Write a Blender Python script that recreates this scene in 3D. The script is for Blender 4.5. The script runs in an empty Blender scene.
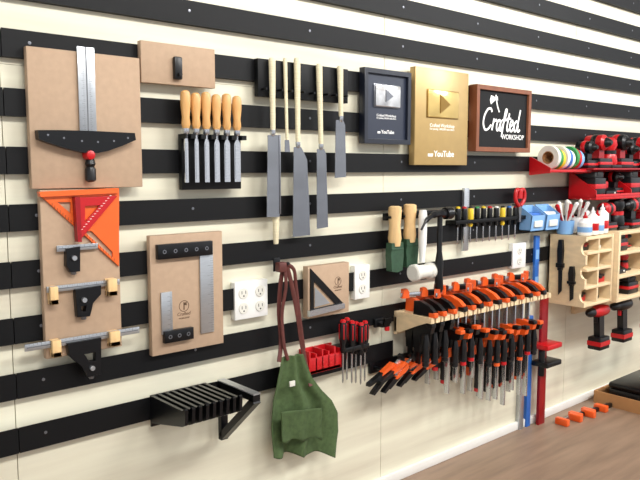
import bpy, bmesh, math, random
from mathutils import Vector, Matrix
random.seed(4)
scene=bpy.context.scene
F=700.0;UU=809.0
PT=math.atan(72/F);TH=math.atan(UU*math.cos(PT)/F)
D=1.652;H=1.12;PITCH=0.1286
fwd=Vector((math.cos(TH)*math.cos(PT),math.sin(TH)*math.cos(PT),-math.sin(PT)))
right=Vector((math.sin(TH),-math.cos(TH),0));up=right.cross(fwd)
CAM=Vector((0,-D,H))
def ray(u,v): return fwd*F+right*(u-320)+up*(240-v)
def P(u,v,off=0.018):
    d=ray(u,v);t=(D-off)/d.y;p=CAM+d*t
    return p.x,p.z
def PZ(u,v,z):
    d=ray(u,v);t=(z-H)/d.z;p=CAM+d*t
    return p.x,-p.y
def PL(pts,off): return [P(u,v,off) for u,v in pts]
def R(u0,u1,v0,v1,off):
    vm=(v0+v1)/2
    return P(u0,vm,off)[0],P(u1,vm,off)[0],P(u0,v1,off)[1],P(u0,v0,off)[1]
# ---------- materials
def lin(c): return tuple((x/12.92 if x<=.04045 else ((x+.055)/1.055)**2.4) for x in c)
MC={}
def mat(name,hexc,rough=.5,metal=0.,amt=.06,scale=(20,20,20),bump=0.,spec=.5):
    if name in MC: return MC[name]
    c=lin(tuple(int(hexc[i:i+2],16)/255 for i in (0,2,4)))
    m=bpy.data.materials.new(name);m.use_nodes=True
    nt=m.node_tree;b=nt.nodes['Principled BSDF']
    tc=nt.nodes.new('ShaderNodeTexCoord');mp=nt.nodes.new('ShaderNodeMapping')
    mp.inputs['Scale'].default_value=scale
    no=nt.nodes.new('ShaderNodeTexNoise');no.inputs['Scale'].default_value=1.0;no.inputs['Detail'].default_value=6
    mx=nt.nodes.new('ShaderNodeMix');mx.data_type='RGBA'
    mx.inputs[6].default_value=tuple(max(0,x*(1-amt*2)) for x in c)+(1,)
    mx.inputs[7].default_value=tuple(min(1,x*(1+amt*2)) for x in c)+(1,)
    nt.links.new(tc.outputs['Object'],mp.inputs[0]);nt.links.new(mp.outputs[0],no.inputs['Vector'])
    nt.links.new(no.outputs['Fac'],mx.inputs[0]);nt.links.new(mx.outputs[2],b.inputs['Base Color'])
    b.inputs['Roughness'].default_value=rough;b.inputs['Metallic'].default_value=metal
    b.inputs['Specular IOR Level'].default_value=spec
    if bump:
        bp=nt.nodes.new('ShaderNodeBump');bp.inputs['Strength'].default_value=bump;bp.inputs['Distance'].default_value=.002
        nt.links.new(no.outputs['Fac'],bp.inputs['Height']);nt.links.new(bp.outputs[0],b.inputs['Normal'])
    MC[name]=m;return m
PLYW=mat('pale_plywood_wall','F0DFC4',.42,0,.22,(1.0,9,16))
BLK=mat('black_painted_wood','060709',.55,0,.15,(6,30,60),.1,.25)
MDF=mat('mdf','B3987E',.75,0,.06,(60,60,60))
PLY=mat('birch_plywood','E0C8A0',.5,0,.10,(8,20,60))
PINE=mat('pine_handle','E0BC86',.4,0,.15,(60,60,8))
BEECH=mat('beech_handle','D9A768',.35,0,.15,(60,60,10))
RATT=mat('rattan','E6D4B2',.65,0,.2,(10,10,500),.4)
STEEL=mat('brushed_steel','C4C7CC',.22,.9,.08,(40,40,400))
SAWST=mat('saw_steel','989A9F',.2,.95,.2,(6,6,9))
DSTEEL=mat('dark_steel','7E8086',.3,.8,.1,(40,40,200))
SAT=mat('satin_aluminium','B8BCC0',.3,.8,.06,(40,40,300))
TICK=mat('rule_markings','6A6C70',.6,.3,.02)
BP=mat('black_plastic','0C0D0F',.35,0,.1,spec=.4)
BM=mat('black_metal','0D0E11',.3,.2,.1,spec=.4)
RED=mat('red_plastic','BC1219',.32,0,.06)
DRED=mat('dark_red_metal','9A131B',.35,.2,.06)
ORG=mat('orange_plastic','E85C20',.35,0,.05)
ORA=mat('orange_anodised','E96626',.35,.1,.05)
WHT=mat('white_plastic','EEEEEA',.3,0,.02)
OFF=mat('off_white_rubber','DEDCD2',.55,0,.03)
BLUE=mat('blue_plastic','2A66B8',.38,0,.06)
LBLU=mat('light_blue_plastic','7FAEDD',.3,0,.05)
GRN=mat('green_plastic','2E8A45',.4,0,.05)
YEL=mat('yellow_plastic','E6C22C',.4,0,.05)
GLEA=mat('green_leather','2B4A34',.6,0,.2,(60,60,60),.3)
CANV=mat('green_canvas','465A33',.85,0,.25,(90,90,90),.5)
CANVD=mat('green_canvas_pocket','42552F',.85,0,.25,(90,90,90),.5)
BRLE=mat('brown_leather','5A2A24',.55,0,.2,(60,60,60),.3)
NAVY=mat('dark_navy_frame','161B28',.35,0,.08)
SLATE=mat('slate_mount','232A3B',.4,0,.05)
GOLD=mat('satin_gold','B99C66',.36,.3,.05,(30,30,30))
GOLDB=mat('polished_gold','DDBF78',.2,.6,.06)
GOLDD=mat('deep_gold','8A6A2C',.3,.5,.06)
SILV=mat('polished_silver','E2E2E2',.15,.8,.1)
BOARD=mat('chalk_black','0E0F11',.7,0,.15,spec=.3)
WAL=mat('warm_walnut_frame','7E482B',.45,0,.22,(40,40,10))
CHLK=mat('white_paint','FFFFFC',.6,0,.0)
ENG=mat('engraved_brown','5E4632',.8,0,.05)
DARK=mat('dark_slot','202020',.6,0,.02)
CONC=mat('wood_floor','8C7460',.45,0,.25,(3,25,10))
BASE=mat('white_baseboard','E8E6E0',.5,0,.02)
CEIL=mat('white_ceiling','F0F0EE',.8,0,.01)
CARD=mat('cardboard','A87A4C',.8,0,.08)
# ---------- geometry
class G:
    def __init__(s): s.v=[];s.f=[];s.m=[]
    def add(s,vs,fs,mi=0):
        n=len(s.v);s.v+=[(float(a),-float(b),float(c)) for a,b,c in vs]
        for f in fs: s.f.append(tuple(i+n for i in f));s.m.append(mi)
        return s
    def box(s,x0,x1,o0,o1,z0,z1,b=0,mi=0):
        if x0>x1:x0,x1=x1,x0
        if z0>z1:z0,z1=z1,z0
        if o0>o1:o0,o1=o1,o0
        if b<=0:
            vs=[(x,o,z) for x in(x0,x1) for o in(o0,o1) for z in(z0,z1)]
            return s.add(vs,[(0,1,3,2),(4,6,7,5),(0,4,5,1),(2,3,7,6),(0,2,6,4),(1,5,7,3)],mi)
        b=min(b,(x1-x0)*.45,(o1-o0)*.45,(z1-z0)*.45)
        bm=bmesh.new();bmesh.ops.create_cube(bm,size=1)
        for v in bm.verts: v.co=Vector(((x0+x1)/2+v.co.x*(x1-x0),(o0+o1)/2+v.co.y*(o1-o0),(z0+z1)/2+v.co.z*(z1-z0)))
        bmesh.ops.bevel(bm,geom=bm.edges[:],offset=b,segments=2,affect='EDGES',profile=.5)
        bm.verts.index_update()
        s.add([v.co[:] for v in bm.verts],[[v.index for v in f.verts] for f in bm.faces],mi);bm.free();return s
    def prism(s,pts,o0,o1,mi=0):
        n=len(pts);vs=[(x,o0,z) for x,z in pts]+[(x,o1,z) for x,z in pts]
        fs=[tuple(range(n)),tuple(range(2*n-1,n-1,-1))]+[(i,(i+1)%n,(i+1)%n+n,i+n) for i in range(n)]
        return s.add(vs,fs,mi)
    def prismx(s,pts,x0,x1,mi=0):
        n=len(pts);vs=[(x0,o,z) for o,z in pts]+[(x1,o,z) for o,z in pts]
        fs=[tuple(range(n)),tuple(range(2*n-1,n-1,-1))]+[(i,(i+1)%n,(i+1)%n+n,i+n) for i in range(n)]
        return s.add(vs,fs,mi)
    def holed(s,loops,o0,o1,bev=0,mi=0):
        cu=bpy.data.curves.new('t','CURVE');cu.dimensions='2D';cu.fill_mode='BOTH'
        cu.extrude=max(abs(o1-o0)/2-bev,1e-5);cu.bevel_depth=bev;cu.bevel_resolution=1
        for L in loops:
            sp=cu.splines.new('POLY');sp.points.add(len(L)-1)
            for p,(x,z) in zip(sp.points,L): p.co=(x,z,0,1)
            sp.use_cyclic_u=True
        ob=bpy.data.objects.new('t',cu);me=bpy.data.meshes.new_from_object(ob)
        oc=(o0+o1)/2
        s.add([(v.co.x,oc+v.co.z,v.co.y) for v in me.vertices],[tuple(p.vertices) for p in me.polygons],mi)
        bpy.data.objects.remove(ob);bpy.data.curves.remove(cu);bpy.data.meshes.remove(me);return s
    def text(s,t,x0,x1,zb,o,th=.0015,shear=0,bold=0,mi=0,hs=1.0):
        cu=bpy.data.curves.new('t','FONT');cu.body=t;cu.extrude=.02;cu.shear=shear;cu.offset=bold
        ob=bpy.data.objects.new('t',cu);me=bpy.data.meshes.new_from_object(ob)
        xs=[v.co.x for v in me.vertices]
        a,b=min(xs),max(xs);k=(x1-x0)/(b-a)
        vs=[(x0+(v.co.x-a)*k,o+(th/2 if v.co.z>0 else -th/2),zb+v.co.y*k*hs) for v in me.vertices]
        s.add(vs,[tuple(p.vertices) for p in me.polygons],mi)
        bpy.data.objects.remove(ob);bpy.data.curves.remove(cu);bpy.data.meshes.remove(me);return s
    def lathe(s,c,prof,ax=(0,0,1),n=16,mi=0,sq=1.0):
        a=Vector(ax).normalized();t=Vector((1,0,0)) if abs(a.x)<.9 else Vector((0,1,0))
        e1=(t-a*t.dot(a)).normalized();e2=a.cross(e1);c=Vector(c);vs=[];fs=[]
        for r,h in prof:
            for i in range(n):
                an=2*math.pi*i/n;vs.append((c+a*h+e1*(r*math.cos(an))+e2*(r*sq*math.sin(an)))[:])
        m=len(prof)
        for j in range(m-1):
            for i in range(n):
                k=(i+1)%n;fs.append((j*n+i,j*n+k,(j+1)*n+k,(j+1)*n+i))
        fs.append(tuple(range(n))[::-1]);fs.append(tuple(range((m-1)*n,m*n)))
        return s.add(vs,fs,mi)
    def cyl(s,c,r,h,ax=(0,0,1),n=16,mi=0): return s.lathe(c,[(r*.9,0),(r,h*.06),(r,h*.94),(r*.9,h)],ax,n,mi)
    def ring(s,c,r0,r1,h,ax=(0,0,1),n=24,mi=0):
        a=Vector(ax).normalized();t=Vector((1,0,0)) if abs(a.x)<.9 else Vector((0,1,0))
        e1=(t-a*t.dot(a)).normalized();e2=a.cross(e1);c=Vector(c);vs=[];fs=[]
        for i in range(n):
            an=2*math.pi*i/n;d=e1*math.cos(an)+e2*math.sin(an)
            for r,hh in((r0,0),(r1,0),(r1,h),(r0,h)): vs.append((c+d*r+a*hh)[:])
        for i in range(n):
            k=(i+1)%n
            for j in range(4): fs.append((i*4+j,i*4+(j+1)%4,k*4+(j+1)%4,k*4+j))
        return s.add(vs,fs,mi)
    def tube(s,pts,r,n=8,mi=0,flat=1.0,up=(0,1,0)):
        pts=[Vector(p) for p in pts];vs=[];fs=[];m=len(pts)
        for j,p in enumerate(pts):
            t=(pts[min(j+1,m-1)]-pts[max(j-1,0)]).normalized();upv=Vector(up)
            if abs(t.dot(upv))>.98: upv=Vector((1,0,0))
            e1=t.cross(upv).normalized();e2=e1.cross(t)
            rr=r[j] if isinstance(r,(list,tuple)) else r
            for i in range(n):
                an=2*math.pi*(i+.5)/n;vs.append((p+e1*rr*math.cos(an)+e2*rr*flat*math.sin(an))[:])
        for j in range(m-1):
            for i in range(n):
                k=(i+1)%n;fs.append((j*n+i,j*n+k,(j+1)*n+k,(j+1)*n+i))
        fs.append(tuple(range(n)));fs.append(tuple(range((m-1)*n,m*n)))
        return s.add(vs,fs,mi)
def smooth(pts,k=6):
    pts=[Vector(p) for p in pts];out=[];n=len(pts)
    for i in range(n-1):
        p0,p1,p2,p3=pts[max(i-1,0)],pts[i],pts[i+1],pts[min(i+2,n-1)]
        for j in range(k):
            t=j/k;out.append(.5*((2*p1)+(p2-p0)*t+(2*p0-5*p1+4*p2-p3)*t*t+(3*p1-p0-3*p2+p3)*t**3))
    out.append(pts[-1]);return out
def mkmesh(name,g,mats,org):
    me=bpy.data.meshes.new(name);me.from_pydata(g.v,[],g.f)
    if not isinstance(mats,(list,tuple)): mats=[mats]
    for m in mats: me.materials.append(m)
    for p,mi in zip(me.polygons,g.m): p.material_index=mi
    me.transform(Matrix.Translation(-Vector(org)))
    bm=bmesh.new();bm.from_mesh(me);bmesh.ops.recalc_face_normals(bm,faces=bm.faces[:]);bm.to_mesh(me);bm.free()
    for p in me.polygons: p.use_smooth=True
    me.set_sharp_from_angle(angle=math.radians(38))
    me.update();return me
def thing(name,label,cat,x,o,z,group=None):
    ob=bpy.data.objects.new(name,None);ob.empty_display_size=.03;ob.location=(x,-o,z)
    ob['label']=label;ob['category']=cat
    if group: ob['group']=group
    scene.collection.objects.link(ob);return ob
def part(root,name,g,mats,parent=None,label=None):
    me=mkmesh(name,g,mats,root.location);ob=bpy.data.objects.new(name,me);ob.parent=parent or root
    if label: ob['label']=label
    scene.collection.objects.link(ob);return ob
def solo(name,label,cat,g,mats,group=None):
    xs=[v[0] for v in g.v];ys=[v[1] for v in g.v];zs=[v[2] for v in g.v]
    org=((min(xs)+max(xs))/2,(min(ys)+max(ys))/2,min(zs))
    ob=bpy.data.objects.new(name,mkmesh(name,g,mats,org));ob.location=org
    ob['label']=label;ob['category']=cat
    if group: ob['group']=group
    scene.collection.objects.link(ob);return ob
def struct(name,g,mats):
    o=bpy.data.objects.new(name,mkmesh(name,g,mats,(0,0,0)));o['kind']='structure'
    scene.collection.objects.link(o);return o
# ---------- room
g=G();g.box(-1.6,6.2,-.06,-.012,0,2.6,0,1)
xs=[-1.6,-.72,.50,1.72,2.94,4.16,5.38,6.2]
for a,b in zip(xs,xs[1:]):
    g.box(a+.001,b-.001,-.012,0,0,1.3485,0,0);g.box(a+.001,b-.001,-.012,0,1.3495,2.6,0,0)
struct('wall_back',g,[PLYW,DARK])
g=G();g.box(-1.6,6.2,-.06,4.2,-.05,0);struct('floor',g,CONC)
g=G();g.box(-1.6,6.2,-.06,4.2,2.6,2.65);struct('ceiling',g,CEIL)
g=G();g.box(-1.6,6.2,0,.014,0,.035,.003);struct('baseboard_back',g,BASE)
SW=.0306
def slatz(k): return H+(1.13-k)*PITCH
n=0
for k in range(-9,7):
    n+=1;zc=slatz(k);xe=6.2
    if k==5: xe=P(530,290)[0]
    if k==6: xe=P(393,355)[0]
    g=G()
    for a,b in ((-1.6,.499),(.501,xe)):
        g.prismx([(0,zc-SW),(.018,zc-SW),(.018,zc+SW),(.0,zc+SW-.012)],a,b)
        x=a+.06
        while x<b:
            g.cyl((x,.0175,zc+.004),.0038,.0012,(0,1,0),10,1);x+=.41
    struct('trim_%d'%n,g,[BLK,DSTEEL])
# ---------- helper items
def ticks(g,x0,x1,z0,z1,o,mi,vertical=True,side=0,n=40):
    for i in range(1,n):
        L=.45 if i%4==0 else .22
        if vertical:
            z=z0+(z1-z0)*i/n;w=(x1-x0)*L
            g.box(x1-w,x1-.0003,o,o+.0004,z-.0003,z+.0003,0,mi)
        else:
            x=x0+(x1-x0)*i/n;w=(z1-z0)*L
            g.box(x-.0003,x+.0003,o,o+.0004,z1-w,z1-.0003,0,mi)
def board(name,label,cat,r,o0=.018,o1=.036):
    x0,x1,z0,z1=r;root=thing(name,label,cat,(x0+x1)/2,o0,z0)
    g=G();g.box(x0,x1,o0,o1,z0,z1,.0015);part(root,'panel',g,MDF);return root
# --- A : T-square board
r=R(29,141,46,189,.036);bA=board('tool_board','large plain fibreboard panel hung on black wall slats','tool board',r)
x0,x1,z0,z1=R(79,96,46,133,.046)
t=thing('t_square','aluminium T-square with black head and red knob','T-square',(x0+x1)/2,.036,z0-.05)
g=G();g.box(x0,x1,.040,.043,z0-.015,z1,.0005);ticks(g,x0,x0+(x1-x0)*.35,z0,z1,.043,1,n=46);ticks(g,x1,x0+(x1-x0)*.65,z0,z1,.043,1,n=46)
g.box((x0+x1)/2-.0015,(x0+x1)/2+.0015,.043,.0433,z0,z1,0,1)
part(t,'blade',g,[SAT,TICK])
g=G();g.prism(PL([(38,130),(60,130),(95,131),(135,133),(136,140),(122,146),(108,151),(98,153),(86,153),(68,149),(46,142),(39,139)],.058),.036,.058)
for u,v in((48,135),(64,138),(82,141),(98,142),(114,141),(128,138)):
    x,z=P(u,v,.058);g.cyl((x,.057,z),.0025,.0012,(0,1,0),10,1)
part(t,'head',g,[BM,DSTEEL])
x,z=P(91,155,.06);g=G();g.lathe((x,.037,z),[(.012,0),(.012,.018),(.010,.024),(.004,.026)],(0,1,0),16);part(t,'knob',g,RED)
xa,za=P(91,160,.05);xb,zb=P(91,182,.05);g=G();g.lathe((xb,.049,zb),[(.006,0),(.0125,.004),(.0125,.03),(.009,.036),(.0125,.042),(.010,za-zb),(.004,za-zb+.012)],(0,0,1),14);part(t,'handle',g,BP)
# --- B
r=R(141,215,40,82,.036);b=board('tool_board','fibreboard panel with a black hanging clip','tool board',r)
x0,x1,z0,z1=R(175,183,62,79,.05);g=G();g.box(x0,x1,.036,.05,z0,z1+.015,.004);g.cyl(((x0+x1)/2,.05,z0+.012),.005,.01,(0,1,0),12);part(b,'clip',g,BP)
# --- C
r=R(43,120,190,360,.036);bC=board('tool_board','tall narrow fibreboard panel holding layout squares','tool board',r)
t=thing('speed_square','orange metal triangular speed square on fibreboard panel','speed square',*(P(80,262,.05)[0],.036,P(80,262,.05)[1]))
g=G();g.holed([PL([(39,194),(119,190),(119,266)],.042),PL([(57,202),(71,202),(71,214)],.042),PL([(84,231),(89,236),(113,258),(113,252),(92,231)],.042)],.0362,.042,.0006)
part(t,'body',g,ORA)
g=G();g.prism(PL([(39,192),(119,188),(119,193),(41,197)],.052),.036,.052);part(t,'fence',g,ORA)
g=G()
for i in range(24):
    u=52+i*2.7;v=202+(u-48)*.885;x,z=P(u,v-1,.0425);g.box(x,x+.0009,.042,.0424,z-.003,z+.003)
part(t,'scale_marks',g,DARK)
t=thing('speed_square','small dark red triangular speed square over an orange one','speed square',*(P(95,236,.05)[0],.042,P(95,236,.05)[1]))
g=G();g.holed([PL([(76,198),(117,196),(80,240)],.050),PL([(85,206),(101,205),(85,223)],.050)],.0425,.050,.0006);part(t,'body',g,RED)
g=G()
for i in range(14):
    u=84+i*2.2;v=236-(u-80)*1.18;x,z=P(u-1,v-2,.0505);g.box(x-.005,x,.050,.0505,z-.0005,z+.0005)
part(t,'scale_marks',g,CHLK)
g=G();g.prism(PL([(75,197),(80,197),(82,242),(78,242)],.060),.042,.060);part(t,'fence',g,DRED)
def comb(label,rule,head,o=.0355,knob=None,blocks=(),slot=None):
    x0,x1,z0,z1=R(*rule,o+.010)
    hp=PL(head,o+.018)
    t=thing('combination_square',label,'combination square',(x0+x1)/2,o,min(p[1] for p in hp))
    g=G();g.box(x0,x1,o+.005,o+.010,z0,z1,.0004);zm=(z0+z1)/2;g.box(x0+.004,x1-.004,o+.010,o+.0103,zm-.001,zm+.001,0,1);ticks(g,x0,x1,z0,z1,o+.010,1,False,n=30);part(t,'rule',g,[SAT,TICK])
    g=G();g.holed([hp]+([PL(slot,o+.018)] if slot else []),o,o+.018,.001);part(t,'head',g,BM)
    if knob:
        x,z=P(*knob,o+.02);g=G();g.cyl((x,o+.016,z),.006,.010,(0,1,0),14);part(t,'knob',g,SAT)
        g=G();g.lathe((x+.002,o+.009,min(p[1] for p in hp)-.008),[(.005,0),(.0065,.002),(.0065,.009),(.003,.010)],(0,0,1),12);part(t,'lock_nut',g,DSTEEL)
    for bx in blocks:
        a,b,c,d=R(*bx,o+.03);g=G();g.box(a,b,o,o+.0045,c,d,.001);g.box(a,b,o,o+.022,c,c+.012,.001);g.box(a,b,o+.011,o+.022,c,d,.001)
        solo('wooden_block','small pale wooden support clip on fibreboard panel','block',g,PINE,'square support blocks')
comb('small black combination square with short steel rule',(57,98,246,252),[(67,249),(80,247),(80,271),(71,272),(67,266)],knob=(74,258))
comb('black combination square with steel rule held by wooden blocks',(47,120,287,293),[(76,290),(101,286),(101,294),(93,303),(90,316),(78,317)],knob=(84,300),blocks=((52,60,288,306),(110,119,280,297)),slot=[(81,306),(87,305),(86,312),(81,312)])
comb('large combination square with long steel rule and dark head',(25,140,345,352),[(68,344),(101,338),(101,354),(101,374),(88,377),(82,366),(70,356)],knob=(92,368),blocks=((54,63,342,359),(112,122,333,348)),slot=[(84,354),(96,352),(96,361),(89,362)])
# --- D
r=R(151,223,236,357,.036);bD=board('tool_board','square fibreboard panel holding two steel try squares','tool board',r)
def lsquare(label,blade,bar,holes=4):
    x0,x1,z0,z1=R(*blade,.043);a,b,c,d=R(*bar,.050)
    t=thing('try_square',label,'try square',(a+b)/2,.036,min(z0,c))
    g=G();g.box(x0,x1,.036,.041,z0,z1,.0004);ticks(g,x0,x1,z0,z1,.041,1,True,n=36);part(t,'blade',g,[SAT,TICK])
    g=G();g.box(a,b,.036,.050,c,d,.0012)
    for i in range(holes):
        x=a+(b-a)*(i+.6)/(holes+.2);g.ring((x,.0495,(c+d)/2),.003,.0055,.0008,(0,1,0),14,1)
    part(t,'stock',g,[BM,DSTEEL])
lsquare('large steel try square with black stock',(201,214,247,334),(158,213,245,260),5)
lsquare('small steel try square with black stock',(162,173,293,335),(165,194,332,344),3)
def logo(root,u,v,o,w):
    x,z=P(u,v,o);g=G();g.ring((x,o-.0003,z),w*.34,w*.38,.0006,(0,1,0),24)
    g.prism([(x-w*.04,z-w*.25),(x+w*.04,z-w*.25),(x+w*.03,z+w*.25),(x-w*.03,z+w*.25)],o-.0003,o+.0006);g.prism([(x,z+w*.08),(x+w*.2,z+w*.02),(x+w*.2,z+w*.26),(x,z+w*.2)],o-.0003,o+.0006)
    part(root,'engraved_logo',g,ENG)
    g=G();g.text('Crafted',x-w*.5,x+w*.5,z-w*.62,o+.0001,.0006,.3);g.text('WORKSHOP',x-w*.4,x+w*.4,z-w*.85,o+.0001,.0006);part(root,'engraved_lettering',g,ENG)
logo(bD,184,306,.0362,.04)
# --- E chisels
x0,x1,z0,z1=R(182,241,134,190,.036)
t=thing('chisel_rack','black chisel rack board on wall slats','tool rack',(x0+x1)/2,.018,z0)
g=G();g.box(x0,x1,.018,.036,z0,z1,.001);part(t,'panel',g,BLK)
xx,zz=P(190,134,.05)
n=6;xsC=[P(186+i*10.2,133,.052)[0] for i in range(n)]
g=G();g.box(x0,x1,.036,.040,zz-.012,zz,.001);prev=x0
for x in xsC:
    g.box(prev,x-.0085,.040,.064,zz-.012,zz);prev=x+.0085
g.box(prev,x1,.040,.064,zz-.012,zz);part(t,'shelf',g,BLK)
def chisel(x,zs,o,w,hl,bl,grp):
    t=thing('chisel','wood-handled bench chisel with steel blade in black rack','chisel',x,o,zs-bl,grp)
    g=G();g.lathe((x,o,zs+.012),[(.008,0),(.012,.012),(.0100,.03),(.0130,hl*.6),(.0134,hl*.85),(.0112,hl-.004),(.006,hl)],(0,0,1),16);part(t,'handle',g,BEECH)
    g=G();g.lathe((x,o,zs-.002),[(.0065,0),(.0087,.004),(.0087,.016)],(0,0,1),14);part(t,'ferrule',g,STEEL)
    g=G();g.prism([(x-.004,zs),(x+.004,zs),(x+.004,zs-.012),(x+w/2,zs-.022),(x+w/2,zs-bl),(x-w/2,zs-bl),(x-w/2,zs-.022),(x-.004,zs-.012)],o-.003,o+.0015)
    g.prism([(x-w/2+.003,zs-.024),(x+w/2-.003,zs-.024),(x+w/2-.003,zs-bl+.008),(x-w/2+.003,zs-bl+.008)],o+.0015,o+.003);part(t,'blade',g,STEEL)
for i,x in enumerate(xsC): chisel(x,zz,.052,[.010,.012,.014,.016,.018,.020][i],.098-.004*(i%2),.125,'wood-handled bench chisels')
# --- F saws
x0,x1,z0,z1=R(258,348,58,96,.036);t=thing('saw_rack','black saw rack board with pegs on wall slats','tool rack',(x0+x1)/2,.018,z0)
g=G();g.box(x0,x1,.018,.036,z0,z1,.001);part(t,'panel',g,BLK)
for u in(265,281,291,303,313,327,335,346):
    g=G();x=P(u,80,.05)[0];g.cyl((x,.034,z0+.02),.0035,.024,(0,1,0),10);part(t,'peg',g,BM)
def saw(label,hu,v0,v1,blade,hm,spine=False,o=.046,r=.0095):
    (xa,za),(xb,zb)=P(hu[0],v0,o),P(hu[1],v1,o)
    bp=PL(blade,o)
    t=thing('pull_saw',label,'hand saw',xb,o-.012,min(p[1] for p in bp))
    ax=(xa-xb,0,za-zb);L=math.hypot(xa-xb,za-zb)
    g=G();g.lathe((xb,o,zb),[(r*.7,0),(r*.82,L*.05),(r*.9,L*.4),(r*1.1,L*.9),(r*1.12,L*.97),(r*.8,L)],ax,16,0,.85);part(t,'handle',g,hm)
    g=G();s_=1 if zb>bp[-2][1]+.05 else -1
    if s_==1: g.lathe((xb,o,zb-.012),[(r*.5,0),(r*.8,.008),(r*.8,.018)],(0,0,1),12,1)
    g.prism(bp,o-.0008,o+.0008)
    a=Vector(bp[-1]);b=Vector(bp[0]);nT=40
    for i in range(nT):
        p=b.lerp(a,i/nT);q=b.lerp(a,(i+1)/nT);g.prism([(p.x,p.y),(q.x,q.y),(q.x-.002,q.y)],o-.0006,o+.0006)
    part(t,'blade',g,[SAWST,STEEL])
    if spine:
        p,q=bp[1],bp[2];g=G();g.box(p[0]-.001,p[0]+.004,o-.003,o+.003,q[1],p[1],.001);part(t,'spine',g,DSTEEL)
saw('fine-toothed pull saw with spine and pale wrapped handle',(272,273),58,132,[(268,135),(279,135),(280,214),(279,217),(267,217)],RATT,True,.050)
saw('pull saw hanging handle down behind another saw',(276,276),213,244,[(272,137),(277,137),(278,216),(272,216)],RATT,False,.034,.010)
saw('long thin-handled pull saw with pale wrapped handle',(285,287),58,140,[(285,140),(289,140),(290,152),(285,152)],RATT,False,.043,.006)
saw('wide pull saw with pale wrapped handle',(297,298),58,144,[(294,147),(301,147),(304,153),(307,160),(309,200),(310,235),(293,237)],RATT)
saw('pull saw with long pale wrapped handle',(319,321),64,146,[(317,149),(324,149),(326,154),(327,190),(328,227),(317,229)],RATT,False)
saw('short pull saw with pale wooden handle',(340,341),66,118,[(336,120),(343,120),(345,125),(346,177),(335,178)],RATT,False)
# --- G/H awards
x0,x1,z0,z1=R(365,411,67,143,.044)
t=thing('framed_award','dark framed award with silver play button plaque','award',(x0+x1)/2,.018,z0)
W=x1-x0;Hh=z1-z0;b=.014
g=G();g.holed([[(x0,z0),(x1,z0),(x1,z1),(x0,z1)],[(x0+b,z0+b),(x1-b,z0+b),(x1-b,z1-b),(x0+b,z1-b)]],.018,.044,.001);part(t,'border',g,NAVY)
g=G();g.box(x0+b*.9,x1-b*.9,.018,.034,z0+b*.9,z1-b*.9);m_=part(t,'mount',g,SLATE)
cx=(x0+x1)/2;px0,px1=cx-W*.27,cx+W*.27;pz0,pz1=z0+Hh*.50,z0+Hh*.80
g=G();g.box(px0-.002,px1+.002,.034,.036,pz0-.002,pz1+.002,.0008);part(t,'plaque_edge',g,DSTEEL)
g=G();g.box(px0,px1,.035,.044,pz0,pz1,.008);part(t,'plaque',g,SILV)
zc=(pz0+pz1)/2;s=W*.09
g=G();g.prism([(cx-s*.7,zc-s),(cx-s*.7,zc+s),(cx+s,zc)],.0435,.047);part(t,'play_symbol',g,DSTEEL)
def caption(t,cx,z,w,s,o,h=1):
    g=G();g.text(s,cx-w/2,cx+w/2,z,o,.0006,0,0 if h==1 else .012);part(t,'caption',g,CHLK)
caption(t,cx,z0+Hh*.37,W*.42,'Crafted Workshop',.0343);caption(t,cx,z0+Hh*.34,W*.42,'For passing 100,000 subscribers',.0343);caption(t,cx+W*.03,z0+Hh*.14,W*.28,'YouTube',.0343,2)
g=G();g.box(cx-W*.19,cx-W*.13,.034,.0346,z0+Hh*.14,z0+Hh*.168,.0002);part(t,'emblem',g,CHLK)
x0,x1,z0,z1=R(415,468,66,165,.044);W=x1-x0;Hh=z1-z0;cx=(x0+x1)/2
t=thing('award_plaque','large satin gold award panel with play button','award',cx,.018,z0)
g=G();g.box(x0,x1,.018,.044,z0,z1,.002);part(t,'panel',g,GOLD)
pz0,pz1=z0+Hh*.50,z0+Hh*.78;px0,px1=cx-W*.29,cx+W*.29
g=G();g.box(px0-.003,px1+.003,.044,.0455,pz0-.003,pz1+.003,.001);part(t,'plaque_edge',g,GOLDD)
g=G();g.box(px0,px1,.045,.051,pz0,pz1,.005);part(t,'plaque',g,GOLDB)
zc=(pz0+pz1)/2;s=W*.11
g=G();g.prism([(cx-s*.7,zc-s),(cx-s*.7,zc+s),(cx+s,zc)],.0505,.054);part(t,'play_symbol',g,GOLDD)
caption(t,cx,z0+Hh*.40,W*.46,'Crafted Workshop',.0442);caption(t,cx,z0+Hh*.37,W*.46,'For passing 1,000,000 subscribers',.0442);caption(t,cx+W*.04,z0+Hh*.09,W*.38,'YouTube',.0442,2)
g=G();g.box(cx-W*.26,cx-W*.17,.044,.0446,z0+Hh*.09,z0+Hh*.12,.0002);part(t,'emblem',g,CHLK)
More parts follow.
